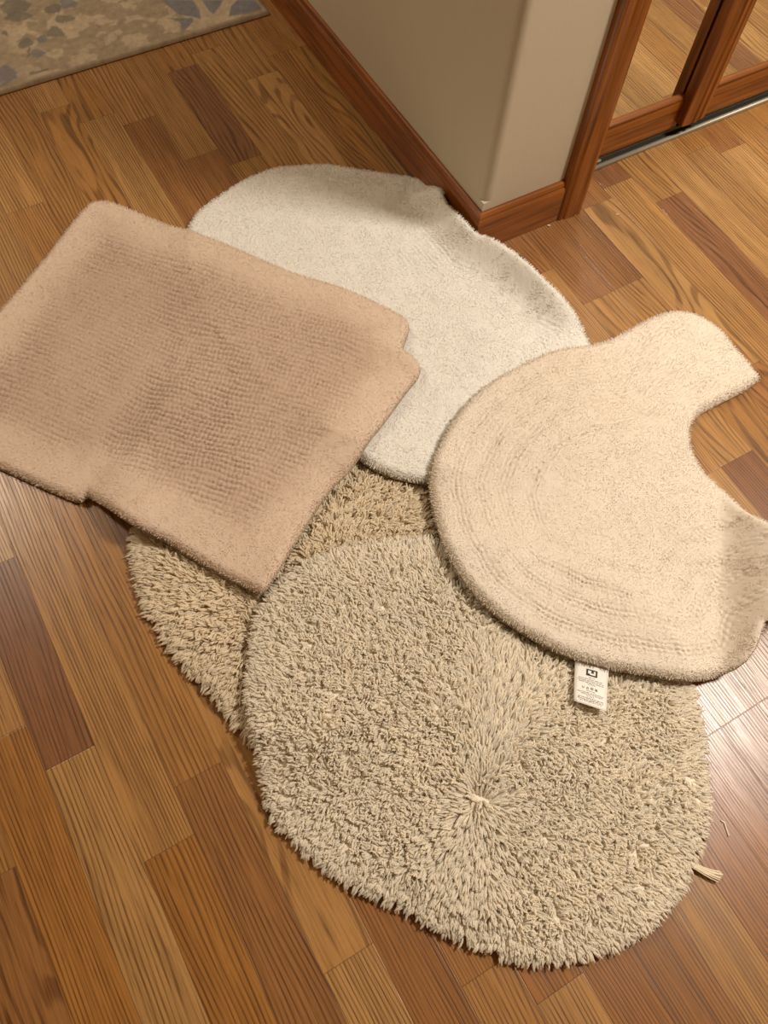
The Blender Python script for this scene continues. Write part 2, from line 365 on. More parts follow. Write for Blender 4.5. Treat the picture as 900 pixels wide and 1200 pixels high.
# ---------------------------------------------------------------- geometry of the stacked mats (metres, floor at z=0)
import numpy as np
def catmull(pts, step=0.012, closed=True):
    P = np.array(pts, float); n = len(P); out = []
    for i in range(n):
        p0, p1, p2, p3 = P[(i-1) % n], P[i], P[(i+1) % n], P[(i+2) % n]
        k = max(2, int(np.linalg.norm(p2-p1)/step))
        for j in range(k):
            t = j/k
            out.append(0.5*((2*p1)+(p2-p0)*t+(2*p0-5*p1+4*p2-p3)*t*t+(3*p1-p0-3*p2+p3)*t**3))
    return np.array(out)
def sdist(px, py, poly):
    """signed distance to a closed polygon, positive inside, and the nearest boundary point"""
    px = np.asarray(px, float); py = np.asarray(py, float)
    best = np.full(px.shape, 1e9); bx = np.zeros(px.shape); by = np.zeros(px.shape)
    ins = np.zeros(px.shape, bool); n = len(poly)
    for i in range(n):
        ax, ay = poly[i]; cx, cy = poly[(i+1) % n]
        dx, dy = cx-ax, cy-ay
        t = np.clip(((px-ax)*dx+(py-ay)*dy)/(dx*dx+dy*dy+1e-12), 0, 1)
        qx = ax+t*dx; qy = ay+t*dy
        d = (px-qx)**2+(py-qy)**2
        m = d < best
        best = np.where(m, d, best); bx = np.where(m, qx, bx); by = np.where(m, qy, by)
        cr = ((ay > py) != (cy > py)) & (px < (cx-ax)*(py-ay)/((cy-ay) if abs(cy-ay) > 1e-12 else 1e-12)+ax)
        ins ^= cr
    d = np.sqrt(best)
    return np.where(ins, d, -d), bx, by
GX0, GY0, GS, GNX, GNY = -1.40, -1.50, 0.006, 370, 380
gx = GX0+GS*np.arange(GNX); gy = GY0+GS*np.arange(GNY)
GXX, GYY = np.meshgrid(gx, gy, indexing='ij')
def blur(a, n=1):
    for _ in range(n):
        b = np.pad(a, 1, mode='edge'); a = (b[:-2, 1:-1]+b[1:-1, 1:-1]+b[2:, 1:-1])/3
        b = np.pad(a, 1, mode='edge'); a = (b[1:-1, :-2]+b[1:-1, 1:-1]+b[1:-1, 2:])/3
    return a
def samp(G, x, y):
    u = np.clip((np.asarray(x)-GX0)/GS, 0, GNX-1.001); v = np.clip((np.asarray(y)-GY0)/GS, 0, GNY-1.001)
    i = u.astype(int); j = v.astype(int); a = u-i; b = v-j
    return G[i, j]*(1-a)*(1-b)+G[i+1, j]*a*(1-b)+G[i, j+1]*(1-a)*b+G[i+1, j+1]*a*b
def sm(a, b, x):
    t = np.clip((x-a)/(b-a), 0, 1); return t*t*(3-2*t)
def ridge(line, h, wl, wr, endw=0.07):
    """height field of a ridge along a polyline; wl / wr = half widths left and right of its direction"""
    L = np.array(line, float)
    best = np.full(GXX.shape, 1e9); sd = np.zeros(GXX.shape); along = np.zeros(GXX.shape)
    tot = sum(np.linalg.norm(L[i+1]-L[i]) for i in range(len(L)-1)); acc = 0
    for i in range(len(L)-1):
        a, b = L[i], L[i+1]; d = b-a; l = np.linalg.norm(d); d = d/l
        t = (GXX-a[0])*d[0]+(GYY-a[1])*d[1]
        tc = np.clip(t, 0, l)
        ex = GXX-a[0]-tc*d[0]; ey = GYY-a[1]-tc*d[1]
        q = np.hypot(ex, ey); s = d[0]*(GYY-a[1])-d[1]*(GXX-a[0])   # >0 left
        m = q < best
        best = np.where(m, q, best); sd = np.where(m, np.sign(s)*q, sd); along = np.where(m, acc+t, along)
        acc += l
    f = np.where(sd > 0, np.exp(-(sd/wl)**2), np.exp(-(sd/wr)**2))
    e = sm(-endw, endw, along)*sm(-endw, endw, tot-along)
    return h*f*e
def drape(S, iters):
    h = S.copy()
    for _ in range(iters):
        h = np.maximum(S, blur(h))
    return np.maximum(S, blur(h, 1))+0.003
PILE = dict(lower=0.019, white=0.0135, upper=0.020, tan=0.0125, cream=0.0145)
BACK = 0.003
ORDER = ['lower', 'white', 'upper', 'tan', 'cream']
BELOW = {}
def build_heights(OUT, BUMP):
    """bottom height of every mat, and its smooth outline"""
    top = np.zeros(GXX.shape); H = {}; O = {}; BELOW.clear()
    for k in ORDER:
        O[k] = catmull(OUT[k])
        d, _, _ = sdist(GXX, GYY, O[k])
        S = np.where(d > -0.03, top, 0)
        h = drape(S, dict(lower=1, white=70, upper=90, tan=160, cream=110)[k])
        for kind, line, hh, wl, wr in BUMP.get(k, []):
            if kind == 'ridge': h = h+ridge(line, hh, wl, wr)
            else:   # ramp: rises to the right of the line by hh over wl
                a, b = np.array(line[0], float), np.array(line[1], float); u = (b-a)/np.linalg.norm(b-a)
                s = -(u[0]*(GYY-a[1])-u[1]*(GXX-a[0]))
                t = (GXX-a[0])*u[0]+(GYY-a[1])*u[1]; Ln = np.linalg.norm(b-a)
                h = h+hh*sm(0, wl, s)*(1-sm(Ln*0.85, Ln*1.35, t))
        H[k] = h; BELOW[k] = top.copy()
        th = BACK+PILE[k]*(0.95 if k in ('lower', 'upper') else 1.0)
        top = np.where(d > 0, np.maximum(top, h+th*np.sqrt(np.clip(1-(1-np.clip(d/0.014, 0, 1))**2, 0, 1))+0.0015), top)
    return H, O
OUT = {
 'white': [(-0.4577,0.3008), (-0.4265,0.3272), (-0.3758,0.3475), (-0.3123,0.3651), (-0.248,0.3696), (-0.196,0.3513), (-0.1473,0.3331), (-0.1057,0.3014), (-0.0653,0.2675), (-0.0238,0.2359), (0.0076,0.2041), (0.0215,0.1654), (-0.0136,0.0967), (-0.0135,0.0599), (-0.0095,0.0206), (-0.0065,-0.0093), (0.0081,-0.0317), (0.0259,-0.0759), (0.037,-0.1271), (0.0438,-0.1728), (0.0597,-0.2047), (0.077,-0.2365), (0.0673,-0.2856), (0.0365,-0.3483), (-0.0282,-0.4159), (-0.1191,-0.4543), (-0.2127,-0.4508), (-0.289,-0.434), (-0.345,-0.4041), (-0.3835,-0.3745), (-0.4113,-0.3399), (-0.4255,-0.3087), (-0.4545,-0.2602), (-0.4853,-0.1639), (-0.5143,-0.0578), (-0.5277,0.0538), (-0.5186,0.1594), (-0.4936,0.2393)],
 'tan': [(-0.586,0.4413), (-0.5469,0.4087), (-0.4696,0.2831), (-0.4054,0.1907), (-0.3392,0.0915), (-0.2728,0.014), (-0.2264,-0.0614), (-0.2109,-0.0958), (-0.2153,-0.1153), (-0.2355,-0.1372), (-0.2544,-0.1593), (-0.2458,-0.1771), (-0.2443,-0.1982), (-0.255,-0.2138), (-0.3039,-0.2391), (-0.4315,-0.316), (-0.4955,-0.3396), (-0.575,-0.3881), (-0.6461,-0.4395), (-0.6667,-0.4469), (-0.6792,-0.431), (-0.7257,-0.3523), (-0.7583,-0.2952), (-0.7904,-0.2557), (-0.8054,-0.2195), (-0.8224,-0.1782), (-0.8318,-0.1575), (-0.8423,-0.1575), (-0.8511,-0.1535), (-0.883,-0.1124), (-0.9361,-0.0394), (-0.9955,0.0359), (-1.0403,0.0949), (-1.049,0.1277), (-1.0263,0.1442), (-0.8342,0.2679), (-0.7291,0.3441), (-0.6237,0.4277)],
 'cream': [(-0.3498,-0.4067), (-0.3693,-0.4533), (-0.392,-0.5187), (-0.3968,-0.5796), (-0.3881,-0.6382), (-0.3616,-0.6847), (-0.3271,-0.7358), (-0.2885,-0.7798), (-0.2412,-0.8191), (-0.183,-0.8628), (-0.1264,-0.8815), (-0.0966,-0.8832), (-0.0681,-0.8684), (-0.0472,-0.8517), (-0.0331,-0.854), (0.0179,-0.8617), (0.0708,-0.8478), (0.0903,-0.8031), (0.075,-0.7623), (0.0649,-0.7307), (0.0721,-0.6875), (0.0855,-0.6389), (0.0794,-0.5968), (0.0907,-0.5536), (0.111,-0.5218), (0.1422,-0.5028), (0.1883,-0.4991), (0.2396,-0.4996), (0.2875,-0.4958), (0.298,-0.4887), (0.3014,-0.4282), (0.3038,-0.3721), (0.2873,-0.3273), (0.2591,-0.3035), (0.2221,-0.2934), (0.1668,-0.2942), (0.1101,-0.2991), (0.0519,-0.2997), (-0.0167,-0.2796), (-0.0899,-0.2792), (-0.1666,-0.2872), (-0.2404,-0.3159), (-0.3102,-0.3654)],
 'lower': [(-0.7902,-0.2529), (-0.8099,-0.311), (-0.8204,-0.376), (-0.8145,-0.4038), (-0.8081,-0.47), (-0.786,-0.5341), (-0.7789,-0.576), (-0.7646,-0.6318), (-0.7014,-0.6834), (-0.6003,-0.6994), (-0.4645,-0.69), (-0.3501,-0.6317), (-0.2945,-0.5479), (-0.2931,-0.4445), (-0.3215,-0.3563), (-0.393,-0.2806), (-0.477,-0.2262), (-0.5751,-0.2018), (-0.6805,-0.1998), (-0.7525,-0.2138)],
 'upper': [(-0.6798,-0.4717), (-0.6191,-0.4403), (-0.5527,-0.4383), (-0.4794,-0.4571), (-0.4108,-0.4862), (-0.3753,-0.5171), (-0.298,-0.5716), (-0.2123,-0.6431), (-0.1637,-0.7345), (-0.1543,-0.8175), (-0.173,-0.8669), (-0.1902,-0.9036), (-0.2064,-0.9368), (-0.2271,-0.9636), (-0.2478,-0.9921), (-0.2631,-1.0161), (-0.2823,-1.0334), (-0.3069,-1.0484), (-0.3357,-1.0651), (-0.3636,-1.0793), (-0.389,-1.0837), (-0.4149,-1.091), (-0.447,-1.092), (-0.4744,-1.0876), (-0.5139,-1.0795), (-0.545,-1.0682), (-0.5965,-1.0386), (-0.6335,-0.995), (-0.6658,-0.9573), (-0.6877,-0.9185), (-0.7321,-0.8616), (-0.7569,-0.8226), (-0.7781,-0.7707), (-0.7878,-0.7343), (-0.7865,-0.7138), (-0.7777,-0.6786), (-0.7643,-0.6349), (-0.7505,-0.5809), (-0.7151,-0.5216)],
}
BUMP = {
 'white': [('ridge', [(-0.012,0.147), (-0.007,0.109), (-0.004,0.053), (0.002,-0.004), (0.031,-0.071), (0.051,-0.153), (0.052,-0.218)], 0.062, 0.034, 0.034), ('ridge', [(-0.245,0.328), (-0.151,0.255), (-0.054,0.187)], 0.012, 0.03, 0.04), ('ridge', [(-0.141,-0.229), (-0.023,-0.161), (0.045,-0.174)], 0.006, 0.04, 0.04)],
 'tan': [('ridge', [(-0.893,-0.247), (-0.827,-0.197), (-0.717,-0.119), (-0.588,-0.015)], 0.013, 0.03, 0.08), ('ridge', [(-0.885,-0.314), (-0.794,-0.238), (-0.767,-0.224)], 0.026, 0.05, 0.05), ('ridge', [(-0.229,-0.2), (-0.3,-0.114), (-0.353,-0.055)], 0.012, 0.03, 0.03)],
 'cream': [('ramp', [(-0.148,-0.886), (0.087,-0.624)], 0.075, 0.07, 0)],
 'upper': [('ridge', [(-0.367,-0.675), (-0.461,-0.782), (-0.532,-0.847)], 0.006, 0.05, 0.05)],
}
LEAVES = [(-0.5264, 1.0873, 0.0316, 0.0276, -0.1077, 'o'), (-0.5315, 1.0495, 0.0274, 0.0152, -0.2785, 'o'), (-0.4555, 1.0436, 0.0161, 0.0165, -1.1333, 'o'), (-0.4187, 1.0465, 0.0208, 0.0148, -0.896, 'b'), (-0.4452, 1.0017, 0.0203, 0.0136, -0.2803, 'o'), (-0.4799, 0.9654, 0.0213, 0.0137, -1.0141, 'o'), (-0.5115, 0.9578, 0.0127, 0.0117, -0.4473, 'b'), (-0.55, 0.957, 0.0173, 0.0169, -0.7508, 'o'), (-0.5361, 0.9154, 0.016, 0.0129, -0.289, 'b'), (-0.619, 0.8749, 0.0228, 0.0274, -0.4525, 'b'), (-0.5536, 0.8554, 0.0249, 0.0055, -0.0572, 'o'), (-0.5804, 1.007, 0.0129, 0.0046, -1.3892, 'o'), (-0.5539, 0.9239, 0.0036, 0.0171, -0.4494, 'o')]
PATCH = [([(-0.2294, 0.9742), (-0.1633, 0.943), (-0.1648, 0.9022), (-0.1752, 0.8697), (-0.192, 0.8879), (-0.2136, 0.9049), (-0.22, 0.9284)], 'b'), ([(-0.2446, 0.9095), (-0.218, 0.8948), (-0.1899, 0.8835), (-0.1914, 0.8707), (-0.2148, 0.8551), (-0.231, 0.8463), (-0.2234, 0.8826)], 'b'), ([(-0.1459, 0.9347), (-0.1004, 0.9132), (-0.1179, 0.8937), (-0.1448, 0.8722), (-0.1474, 0.894)], 'b'), ([(-0.097, 0.8838), (-0.0723, 0.8999), (-0.0265, 0.8783), (-0.0298, 0.845), (-0.0728, 0.8448), (-0.1163, 0.8518)], 'b'), ([(-0.2127, 0.8507), (-0.1926, 0.8679), (-0.176, 0.868), (-0.1653, 0.8549), (-0.1737, 0.8455), (-0.1991, 0.8442)], 'p'), ([(-0.2489, 0.8947), (-0.2238, 0.8862), (-0.2327, 0.8471), (-0.2738, 0.8602)], 'p')]
# ---------------------------------------------------------------- mats
H, O = build_heights(OUT, BUMP)
def inside_grid(k, res):
    P = O[k]; x0, y0 = P.min(0)-res; x1, y1 = P.max(0)+res
    X, Y = np.meshgrid(np.arange(x0, x1+res, res), np.arange(y0, y1+res, res), indexing='ij')
    # far from the edge the coarse field is enough; exact only near it
    dc = DIST[k]; d0 = samp(dc, X, Y)
    d = d0.copy(); bx = X.copy(); by = Y.copy()
    near = np.abs(d0) < 0.02
    dd, qx, qy = sdist(X[near], Y[near], P); d[near] = dd; bx[near] = qx; by[near] = qy
    return X, Y, d, bx, by
DIST = {}
for k in ORDER:
    d, _, _ = sdist(GXX, GYY, O[k]); DIST[k] = d
def gradd(k, x, y):
    e = 0.006; G = DIST[k]
    gx_ = (samp(G, x+e, y)-samp(G, x-e, y)); gy_ = (samp(G, x, y+e)-samp(G, x, y-e))
    n = np.hypot(gx_, gy_)+1e-9; return gx_/n, gy_/n
def sheet(k, res, zf, name, mat, parent, colf=None):
    X, Y, d, bx, by = inside_grid(k, res)
    keep = d > -res*0.75
    X = np.where(keep & (d < 0), bx, X); Y = np.where(keep & (d < 0), by, Y); d = np.maximum(d, 0)
    idx = -np.ones(X.shape, np.int64); idx[keep] = np.arange(keep.sum())
    q = keep[:-1, :-1] & keep[1:, :-1] & keep[1:, 1:] & keep[:-1, 1:]
    F = np.stack([idx[:-1, :-1][q], idx[1:, :-1][q], idx[1:, 1:][q], idx[:-1, 1:][q]], 1)
    x = X[keep]; y = Y[keep]; z = zf(x, y, d[keep])
    V = np.stack([x, y, z], 1); org = np.array(parent.location) if parent else np.zeros(3)
    return mesh_obj(name, V-org, F, mat, parent, True, colf(x, y) if colf else None)
def backing(k, mat, parent):
    P = O[k]; n = len(P); res = 0.006; org = np.array(parent.location)
    X, Y, d, bx, by = inside_grid(k, res)
    keep = d > -res*0.7
    X = np.where(keep & (d < 0), bx, X); Y = np.where(keep & (d < 0), by, Y)
    idx = -np.ones(X.shape, np.int64); idx[keep] = np.arange(keep.sum()); N0 = int(keep.sum())
    q = keep[:-1, :-1] & keep[1:, :-1] & keep[1:, 1:] & keep[:-1, 1:]
    F = np.stack([idx[:-1, :-1][q], idx[1:, :-1][q], idx[1:, 1:][q], idx[:-1, 1:][q]], 1)
    x = X[keep]; y = Y[keep]; z = samp(H[k], x, y)
    Vb = np.stack([x, y, z], 1); Vt = Vb+[0, 0, BACK]
    zr = samp(H[k], P[:, 0], P[:, 1])
    R = []
    for off, dz in ((0, 0), (0.0014, 0.0008), (0.0014, BACK-0.0008), (0, BACK)):
        gx_, gy_ = gradd(k, P[:, 0], P[:, 1]); R.append(np.stack([P[:, 0]-gx_*off, P[:, 1]-gy_*off, zr+dz], 1))
    V = np.vstack([Vb, Vt]+R); base = 2*N0; Fr = []
    i = np.arange(n); j = (i+1) % n
    for r in range(3): Fr.append(np.stack([base+r*n+i, base+r*n+j, base+(r+1)*n+j, base+(r+1)*n+i], 1))
    return mesh_obj('backing', V-org, [F[:, ::-1], F+N0]+Fr, mat, parent, True)
def tubes(P, rad, col, sides, name, mat, parent, tip=True):
    """P (n,K,3) centre lines, rad (n,K); one mesh of many tapering yarn ends"""
    n, K, _ = P.shape
    T_ = np.gradient(P, axis=1); T_ /= np.linalg.norm(T_, axis=2, keepdims=True)+1e-12
    ref = np.tile(np.array([0.31, 0.22, 0.92]), (n, K, 1)); a = rng.uniform(0, 6.28, (n, 1))
    ref = np.stack([np.cos(a)*np.ones((1, K)), np.sin(a)*np.ones((1, K)), np.full((n, K), 0.25)], 2)
    U = np.cross(T_, ref); U /= np.linalg.norm(U, axis=2, keepdims=True)+1e-12; Wv = np.cross(T_, U)
    an = np.arange(sides)/sides*2*np.pi
    V = P[:, :, None, :]+rad[:, :, None, None]*(U[:, :, None, :]*np.cos(an)[None, None, :, None]+Wv[:, :, None, :]*np.sin(an)[None, None, :, None])
    V = V.reshape(n, K*sides, 3)
    per = K*sides+(1 if tip else 0)
    if tip: V = np.concatenate([V, (P[:, -1]+T_[:, -1]*rad[:, -1:]*1.2)[:, None, :]], 1)
    q = []
    for kk in range(K-1):
        for s in range(sides): q.append((kk*sides+s, kk*sides+(s+1) % sides, (kk+1)*sides+(s+1) % sides, (kk+1)*sides+s))
    t = [((K-1)*sides+s, (K-1)*sides+(s+1) % sides, K*sides) for s in range(sides)] if tip else []
    off = (np.arange(n)*per)[:, None, None]
    Fs = [(np.array(q)[None]+off).reshape(-1, 4)]
    if t: Fs.append((np.array(t)[None]+off).reshape(-1, 3))
    org = np.array(parent.location) if parent else np.zeros(3)
    return mesh_obj(name, V.reshape(-1, 3)-org, Fs, mat, parent, True, np.repeat(col, per, 0))
def scatter(k, s, margin=0.0):
    P = O[k]; x0, y0 = P.min(0); x1, y1 = P.max(0)
    X, Y = np.meshgrid(np.arange(x0, x1, s), np.arange(y0, y1, s*0.87), indexing='ij')
    X = X+(np.arange(X.shape[1]) % 2)[None]*s/2
    x = (X+rng.uniform(-.42, .42, X.shape)*s).ravel(); y = (Y+rng.uniform(-.42, .42, X.shape)*s).ravel()
    d0 = samp(DIST[k], x, y); m = d0 > -0.01; x, y, d0 = x[m], y[m], d0[m]
    nr = d0 < 0.02; d = d0.copy(); dd, _, _ = sdist(x[nr], y[nr], P); d[nr] = dd
    m = d > margin
    return x[m], y[m], d[m]
def cover(k, x, y):
    """how far under a mat lying on top of this one (metres, positive = hidden)"""
    c = np.full(x.shape, -1.0)
    for u in ORDER[ORDER.index(k)+1:]: c = np.maximum(c, samp(DIST[u], x, y))
    return c

M_back = plain('woven_backing', srgb(160, 138, 108), 0.95, 0, 400, 0.25)
M_yarn = yarn_material('cotton_pile', trans=0.15)
M_shag = yarn_material('shag_yarn', 0.9, 0.35, 700, 0.45)

# fields that shape the clipped pile: ribs of small knots
def knots(s, t, ps, pt, seed):
    sw = s+0.0030*(fbm(s*55, t*40, seed)-0.5)*2
    row = np.floor(sw/ps); fr = sw/ps-row
    ph = hsh(row.astype(np.int64), row.astype(np.int64)*0, seed)*pt*3
    tw = (t+ph)/pt+0.5*(noise(t*90, s*90, seed+3)-0.5)
    a = np.abs(np.sin(np.pi*fr))**0.40; b = 0.5+0.5*np.abs(np.sin(np.pi*tw))**0.7
    return a*b
TC = (-0.66, 0.02)
tu = np.array([O['tan'][0][0], 0]);
def tan_axes(x, y):
    # along the long side (image: left to right) and across it
    ax = np.array([0.640, -0.768])
    return (x-TC[0])*ax[0]+(y-TC[1])*ax[1], -(x-TC[0])*ax[1]+(y-TC[1])*ax[0]
def tan_bump(x, y, d):
    l, c = tan_axes(x, y)
    wob = 0.03*(fbm(x*9, y*9, 31)-0.5)
    m = sm(0.055, 0.085, d+wob)
    cr = np.exp(-((l+0.02)/0.02)**2)        # flattened pile beside the crease
    m = m*(1-0.75*cr*(c < 0.1))*(0.40+0.45*sm(0.35, 0.62, fbm(x*6+3, y*6, 35))+0.5*np.exp(-((l-0.17)/0.13)**2-((c+0.06)/0.09)**2))
    k = knots(c+0.006*np.sin(l*14+1), l, 0.0098, 0.0076, 11)
    sm_ = fbm(x*130, y*130, 5)*0.0016
    return (-0.0065*(1-k))*m+sm_*(1-m*0.7)
def cream_bump(x, y, d):
    wob = 0.006*(fbm(x*8, y*8, 41)-0.5)
    dd = d_outer(x, y)+wob
    g = np.zeros(x.shape)
    for c0 in (0.040, 0.082, 0.118, 0.165): g = np.maximum(g, np.exp(-((dd-c0)/0.0115)**2))
    g = g*(0.75+0.4*sm(0.35, 0.65, fbm(x*7, y*7, 43)))
    th = np.arctan2(y+0.50, x+0.12)
    k = knots(dd, th*0.25, 0.0078, 0.0070, 21)
    return -0.0052*(1-k)*g+fbm(x*130, y*130, 6)*0.0014
def d_outer(x, y):
    """distance from the outer U of the contour mat: ignores the cut-out"""
    return OUTER(x, y)
_c = [np.array(p) for p in OUT['cream']]; _v = np.array([0.55, -0.02])
OUTERP = _c[:16]+[_c[15]+_v*0.6, _c[15]+_v, _c[33]+_v, _c[33]+_v*0.5]+_c[33:]
_dO, _, _ = sdist(GXX, GYY, catmull(OUTERP, 0.03))
def OUTER(x, y): return samp(_dO, x, y)
def white_bump(x, y, d):
    wob = 0.008*(fbm(x*8, y*8, 51)-0.5); dd = d+wob
    g = np.zeros(x.shape)
    for c0 in (0.05, 0.085, 0.125): g = np.maximum(g, np.exp(-((dd-c0)/0.013)**2))
    g = g*(0.15+0.95*sm(0.42, 0.68, fbm(x*6, y*6, 53)))
    th = np.arctan2(y+0.05, x+0.22)
    k = knots(dd, th*0.2, 0.0080, 0.0070, 22)
    return -0.0030*(1-k)*g+fbm(x*120, y*120, 7)*0.0016
BUMPF = dict(tan=tan_bump, cream=cream_bump, white=white_bump)
def round_edge(d, r=0.014):
    t = 1-np.clip(d/r, 0, 1); return np.sqrt(np.maximum(0, 1-t*t))
def zsurf(k, x, y, d):
    und = 0.002*(fbm(x*22, y*22, 61)-0.5)
    return samp(H[k], x, y)+BACK*0.8+PILE[k]*round_edge(d)+(BUMPF[k](x, y, d)+und)*sm(0, 0.01, d)

def ceil_z(k, x, y, z):
    for u in ORDER[ORDER.index(k)+1:]:
        z = np.where(samp(DIST[u], x, y) > -0.007, np.minimum(z, samp(H[u], x, y)-0.001), z)
    return z
def bath_mat(k, name, tone, spacing, flen, label, cat, colf):
    c = O[k].mean(0); root = empty(name, (float(c[0]), float(c[1]), float(samp(H[k], c[0], c[1])))); setp(root, label, cat)
    backing(k, M_back, root)
    sheet(k, 0.0017, lambda x, y, d: zsurf(k, x, y, d), 'pile', M_yarn, root, colf)
    x, y, d = scatter(k, spacing, 0.0006)
    m = cover(k, x, y) < 0.02; x, y, d = x[m], y[m], d[m]
    n = len(x); z = zsurf(k, x, y, d)-0.0012
    gx_, gy_ = gradd(k, x, y)
    out = 1.5*(1-np.clip(d/0.012, 0, 1))**1.3
    cl = 60; nx = (noise(x*cl, y*cl, 71)-.5)*2.0+(noise(x*260, y*260, 72)-.5)*1.6; ny = (noise(x*cl, y*cl, 73)-.5)*2.0+(noise(x*260, y*260, 74)-.5)*1.6
    dx = -gx_*out+0.8*nx; dy = -gy_*out+0.8*ny; dz = np.ones(n)*np.where(d < 0.004, 0.35, 1.0)
    D = np.stack([dx, dy, dz], 1); D /= np.linalg.norm(D, axis=1, keepdims=True)
    L = flen*rng.uniform(0.6, 1.25, n)*(0.55+0.45*(1-np.clip(d/0.014, 0, 1)))
    P = np.stack([x, y, z], 1)[:, None, :]+D[:, None, :]*(L[:, None]*np.array([0, 1.0]))[:, :, None]
    P[:, 1, 2] = np.maximum(P[:, 1, 2], np.where(d < 0.006, samp(BELOW[k], P[:, 1, 0], P[:, 1, 1])+0.0015, P[:, 1, 2]))
    for q in (0, 1): P[:, q, 2] = ceil_z(k, P[:, q, 0], P[:, q, 1], P[:, q, 2])
    rad = rng.uniform(0.75, 1.15, n)[:, None]*np.array([0.0010, 0.0005])[None]
    col = colf(x, y)*rng.uniform(0.94, 1.06, (n, 1))
    f = tubes(P, rad, col, 3, 'pile_fringe', M_yarn, root); setp(f, kind='stuff')
    return root

def shag_rug(k, name, tone, spacing, label, cat, lean_fn, seedv, colamp=0.07):
    c = O[k].mean(0); root = empty(name, (float(c[0]), float(c[1]), float(samp(H[k], c[0], c[1])))); setp(root, label, cat)
    backing(k, M_back, root)
    x, y, d = scatter(k, spacing, 0.001)
    cv = cover(k, x, y)
    m = cv < 0.012; x, y, d, cv = x[m], y[m], d[m], cv[m]
    n = len(x); z0 = samp(H[k], x, y)+BACK-0.0005
    gx_, gy_ = gradd(k, x, y)
    e = (1-np.clip(d/0.045, 0, 1))
    lx, ly, ln, lf = lean_fn(x, y, d)
    s1, s2 = 75.0, 240.0
    nx = (noise(x*s1, y*s1, seedv)-.5)*2.0+(noise(x*s2, y*s2, seedv+1)-.5)*1.2+(noise(x*18, y*18, seedv+5)-.5)*1.7
    ny = (noise(x*s1, y*s1, seedv+2)-.5)*2.0+(noise(x*s2, y*s2, seedv+3)-.5)*1.2+(noise(x*18, y*18, seedv+6)-.5)*1.7
    calm = 1-0.35*ln
    # knots: every strand belongs to the nearest jittered knot centre
    kg = 0.0088; bi = np.floor(x/kg).astype(np.int64); bj = np.floor(y/kg).astype(np.int64); bd = np.full(n, 9.0)
    cx_ = x.copy(); cy_ = y.copy(); ki = bi.copy(); kj = bj.copy()
    for a_ in (-1, 0, 1):
        for b_ in (-1, 0, 1):
            qx = (bi+a_+0.5+0.8*(hsh(bi+a_, bj+b_, seedv+31)-.5))*kg; qy = (bj+b_+0.5+0.8*(hsh(bi+a_, bj+b_, seedv+32)-.5))*kg
            dd = np.hypot(x-qx, y-qy); mm = dd < bd; bd = np.where(mm, dd, bd)
            cx_ = np.where(mm, qx, cx_); cy_ = np.where(mm, qy, cy_); ki = np.where(mm, bi+a_, ki); kj = np.where(mm, bj+b_, kj)
    jx = rng.normal(0, 0.2, n)+1.0*(hsh(ki, kj, seedv+33)-.5); jy = rng.normal(0, 0.13, n)+1.0*(hsh(ki, kj, seedv+34)-.5)
    dx = lx*ln*1.5-gx_*e*1.0+(nx*0.45+jx)*calm; dy = ly*ln*1.5-gy_*e*1.0+(ny*0.45+jy)*calm
    L = lf*rng.uniform(0.82, 1.15, n)
    lean = np.hypot(dx, dy); ang = np.arctan(lean*0.95)            # tilt from the vertical
    ux = dx/(lean+1e-9); uy = dy/(lean+1e-9)
    K = 6; t = np.linspace(0, 1, K)
    a0 = ang*0.35; a1 = np.minimum(ang*1.35+0.55, 1.80)
    aa = a0[:, None]+(a1-a0)[:, None]*t[None]
    st = L[:, None]/(K-1)
    hx = np.concatenate([np.zeros((n, 1)), np.cumsum(np.sin(aa[:, :-1])*st, 1)], 1)
    hz = np.concatenate([np.zeros((n, 1)), np.cumsum(np.cos(aa[:, :-1])*st, 1)], 1)
    ph = rng.uniform(0, 6.28, n); cw_ = (t[None]**1.3)*0.0026*np.sin(ph[:, None]+t[None]*4)
    X = x[:, None]+ux[:, None]*hx-uy[:, None]*cw_; Y = y[:, None]+uy[:, None]*hx+ux[:, None]*cw_
    # strands of one knot draw together towards their tips
    pull = (t[None]**1.2)*(0.36+0.25*ln)[:, None]
    X = X+(cx_-x)[:, None]*pull; Y = Y+(cy_-y)[:, None]*pull
    # overhanging ends droop towards the floor
    over = np.clip(hx-np.maximum(d, 0)[:, None], 0, 0.03)
    hz = hz*np.where(cv > -0.012, 0.75, 1.0)[:, None]*(1-0.35*e[:, None])
    Z = z0[:, None]+hz-over*0.45
    Z = np.maximum(Z, np.where(over > 0, samp(BELOW[k], X, Y)+0.0018, z0[:, None]))
    Z = ceil_z(k, X, Y, Z)
    P = np.stack([X, Y, Z], 2)
    prof = np.array([0.9, 1.0, 1.05, 1.05, 0.95, 0.6])
    rad = (0.00185*rng.uniform(0.75, 1.2, n))[:, None]*prof[None]
    v = 1+colamp*(rng.uniform(-1, 1, (n, 1)))+0.05*(noise(x*12, y*12, seedv+9)[:, None]-.5)
    col = np.array(tone)[None]*v
    f = tubes(P, rad, col, 4, 'shag_pile', M_shag, root); setp(f, kind='stuff')
    # loose darker ground between the yarns
    sheet(k, 0.006, lambda xx, yy, dd: samp(H[k], xx, yy)+BACK+0.0068*round_edge(dd, 0.02), 'pile_base', M_yarn, root,
          lambda xx, yy: np.tile(np.array(tone)[None], (len(xx), 1)))
    return root

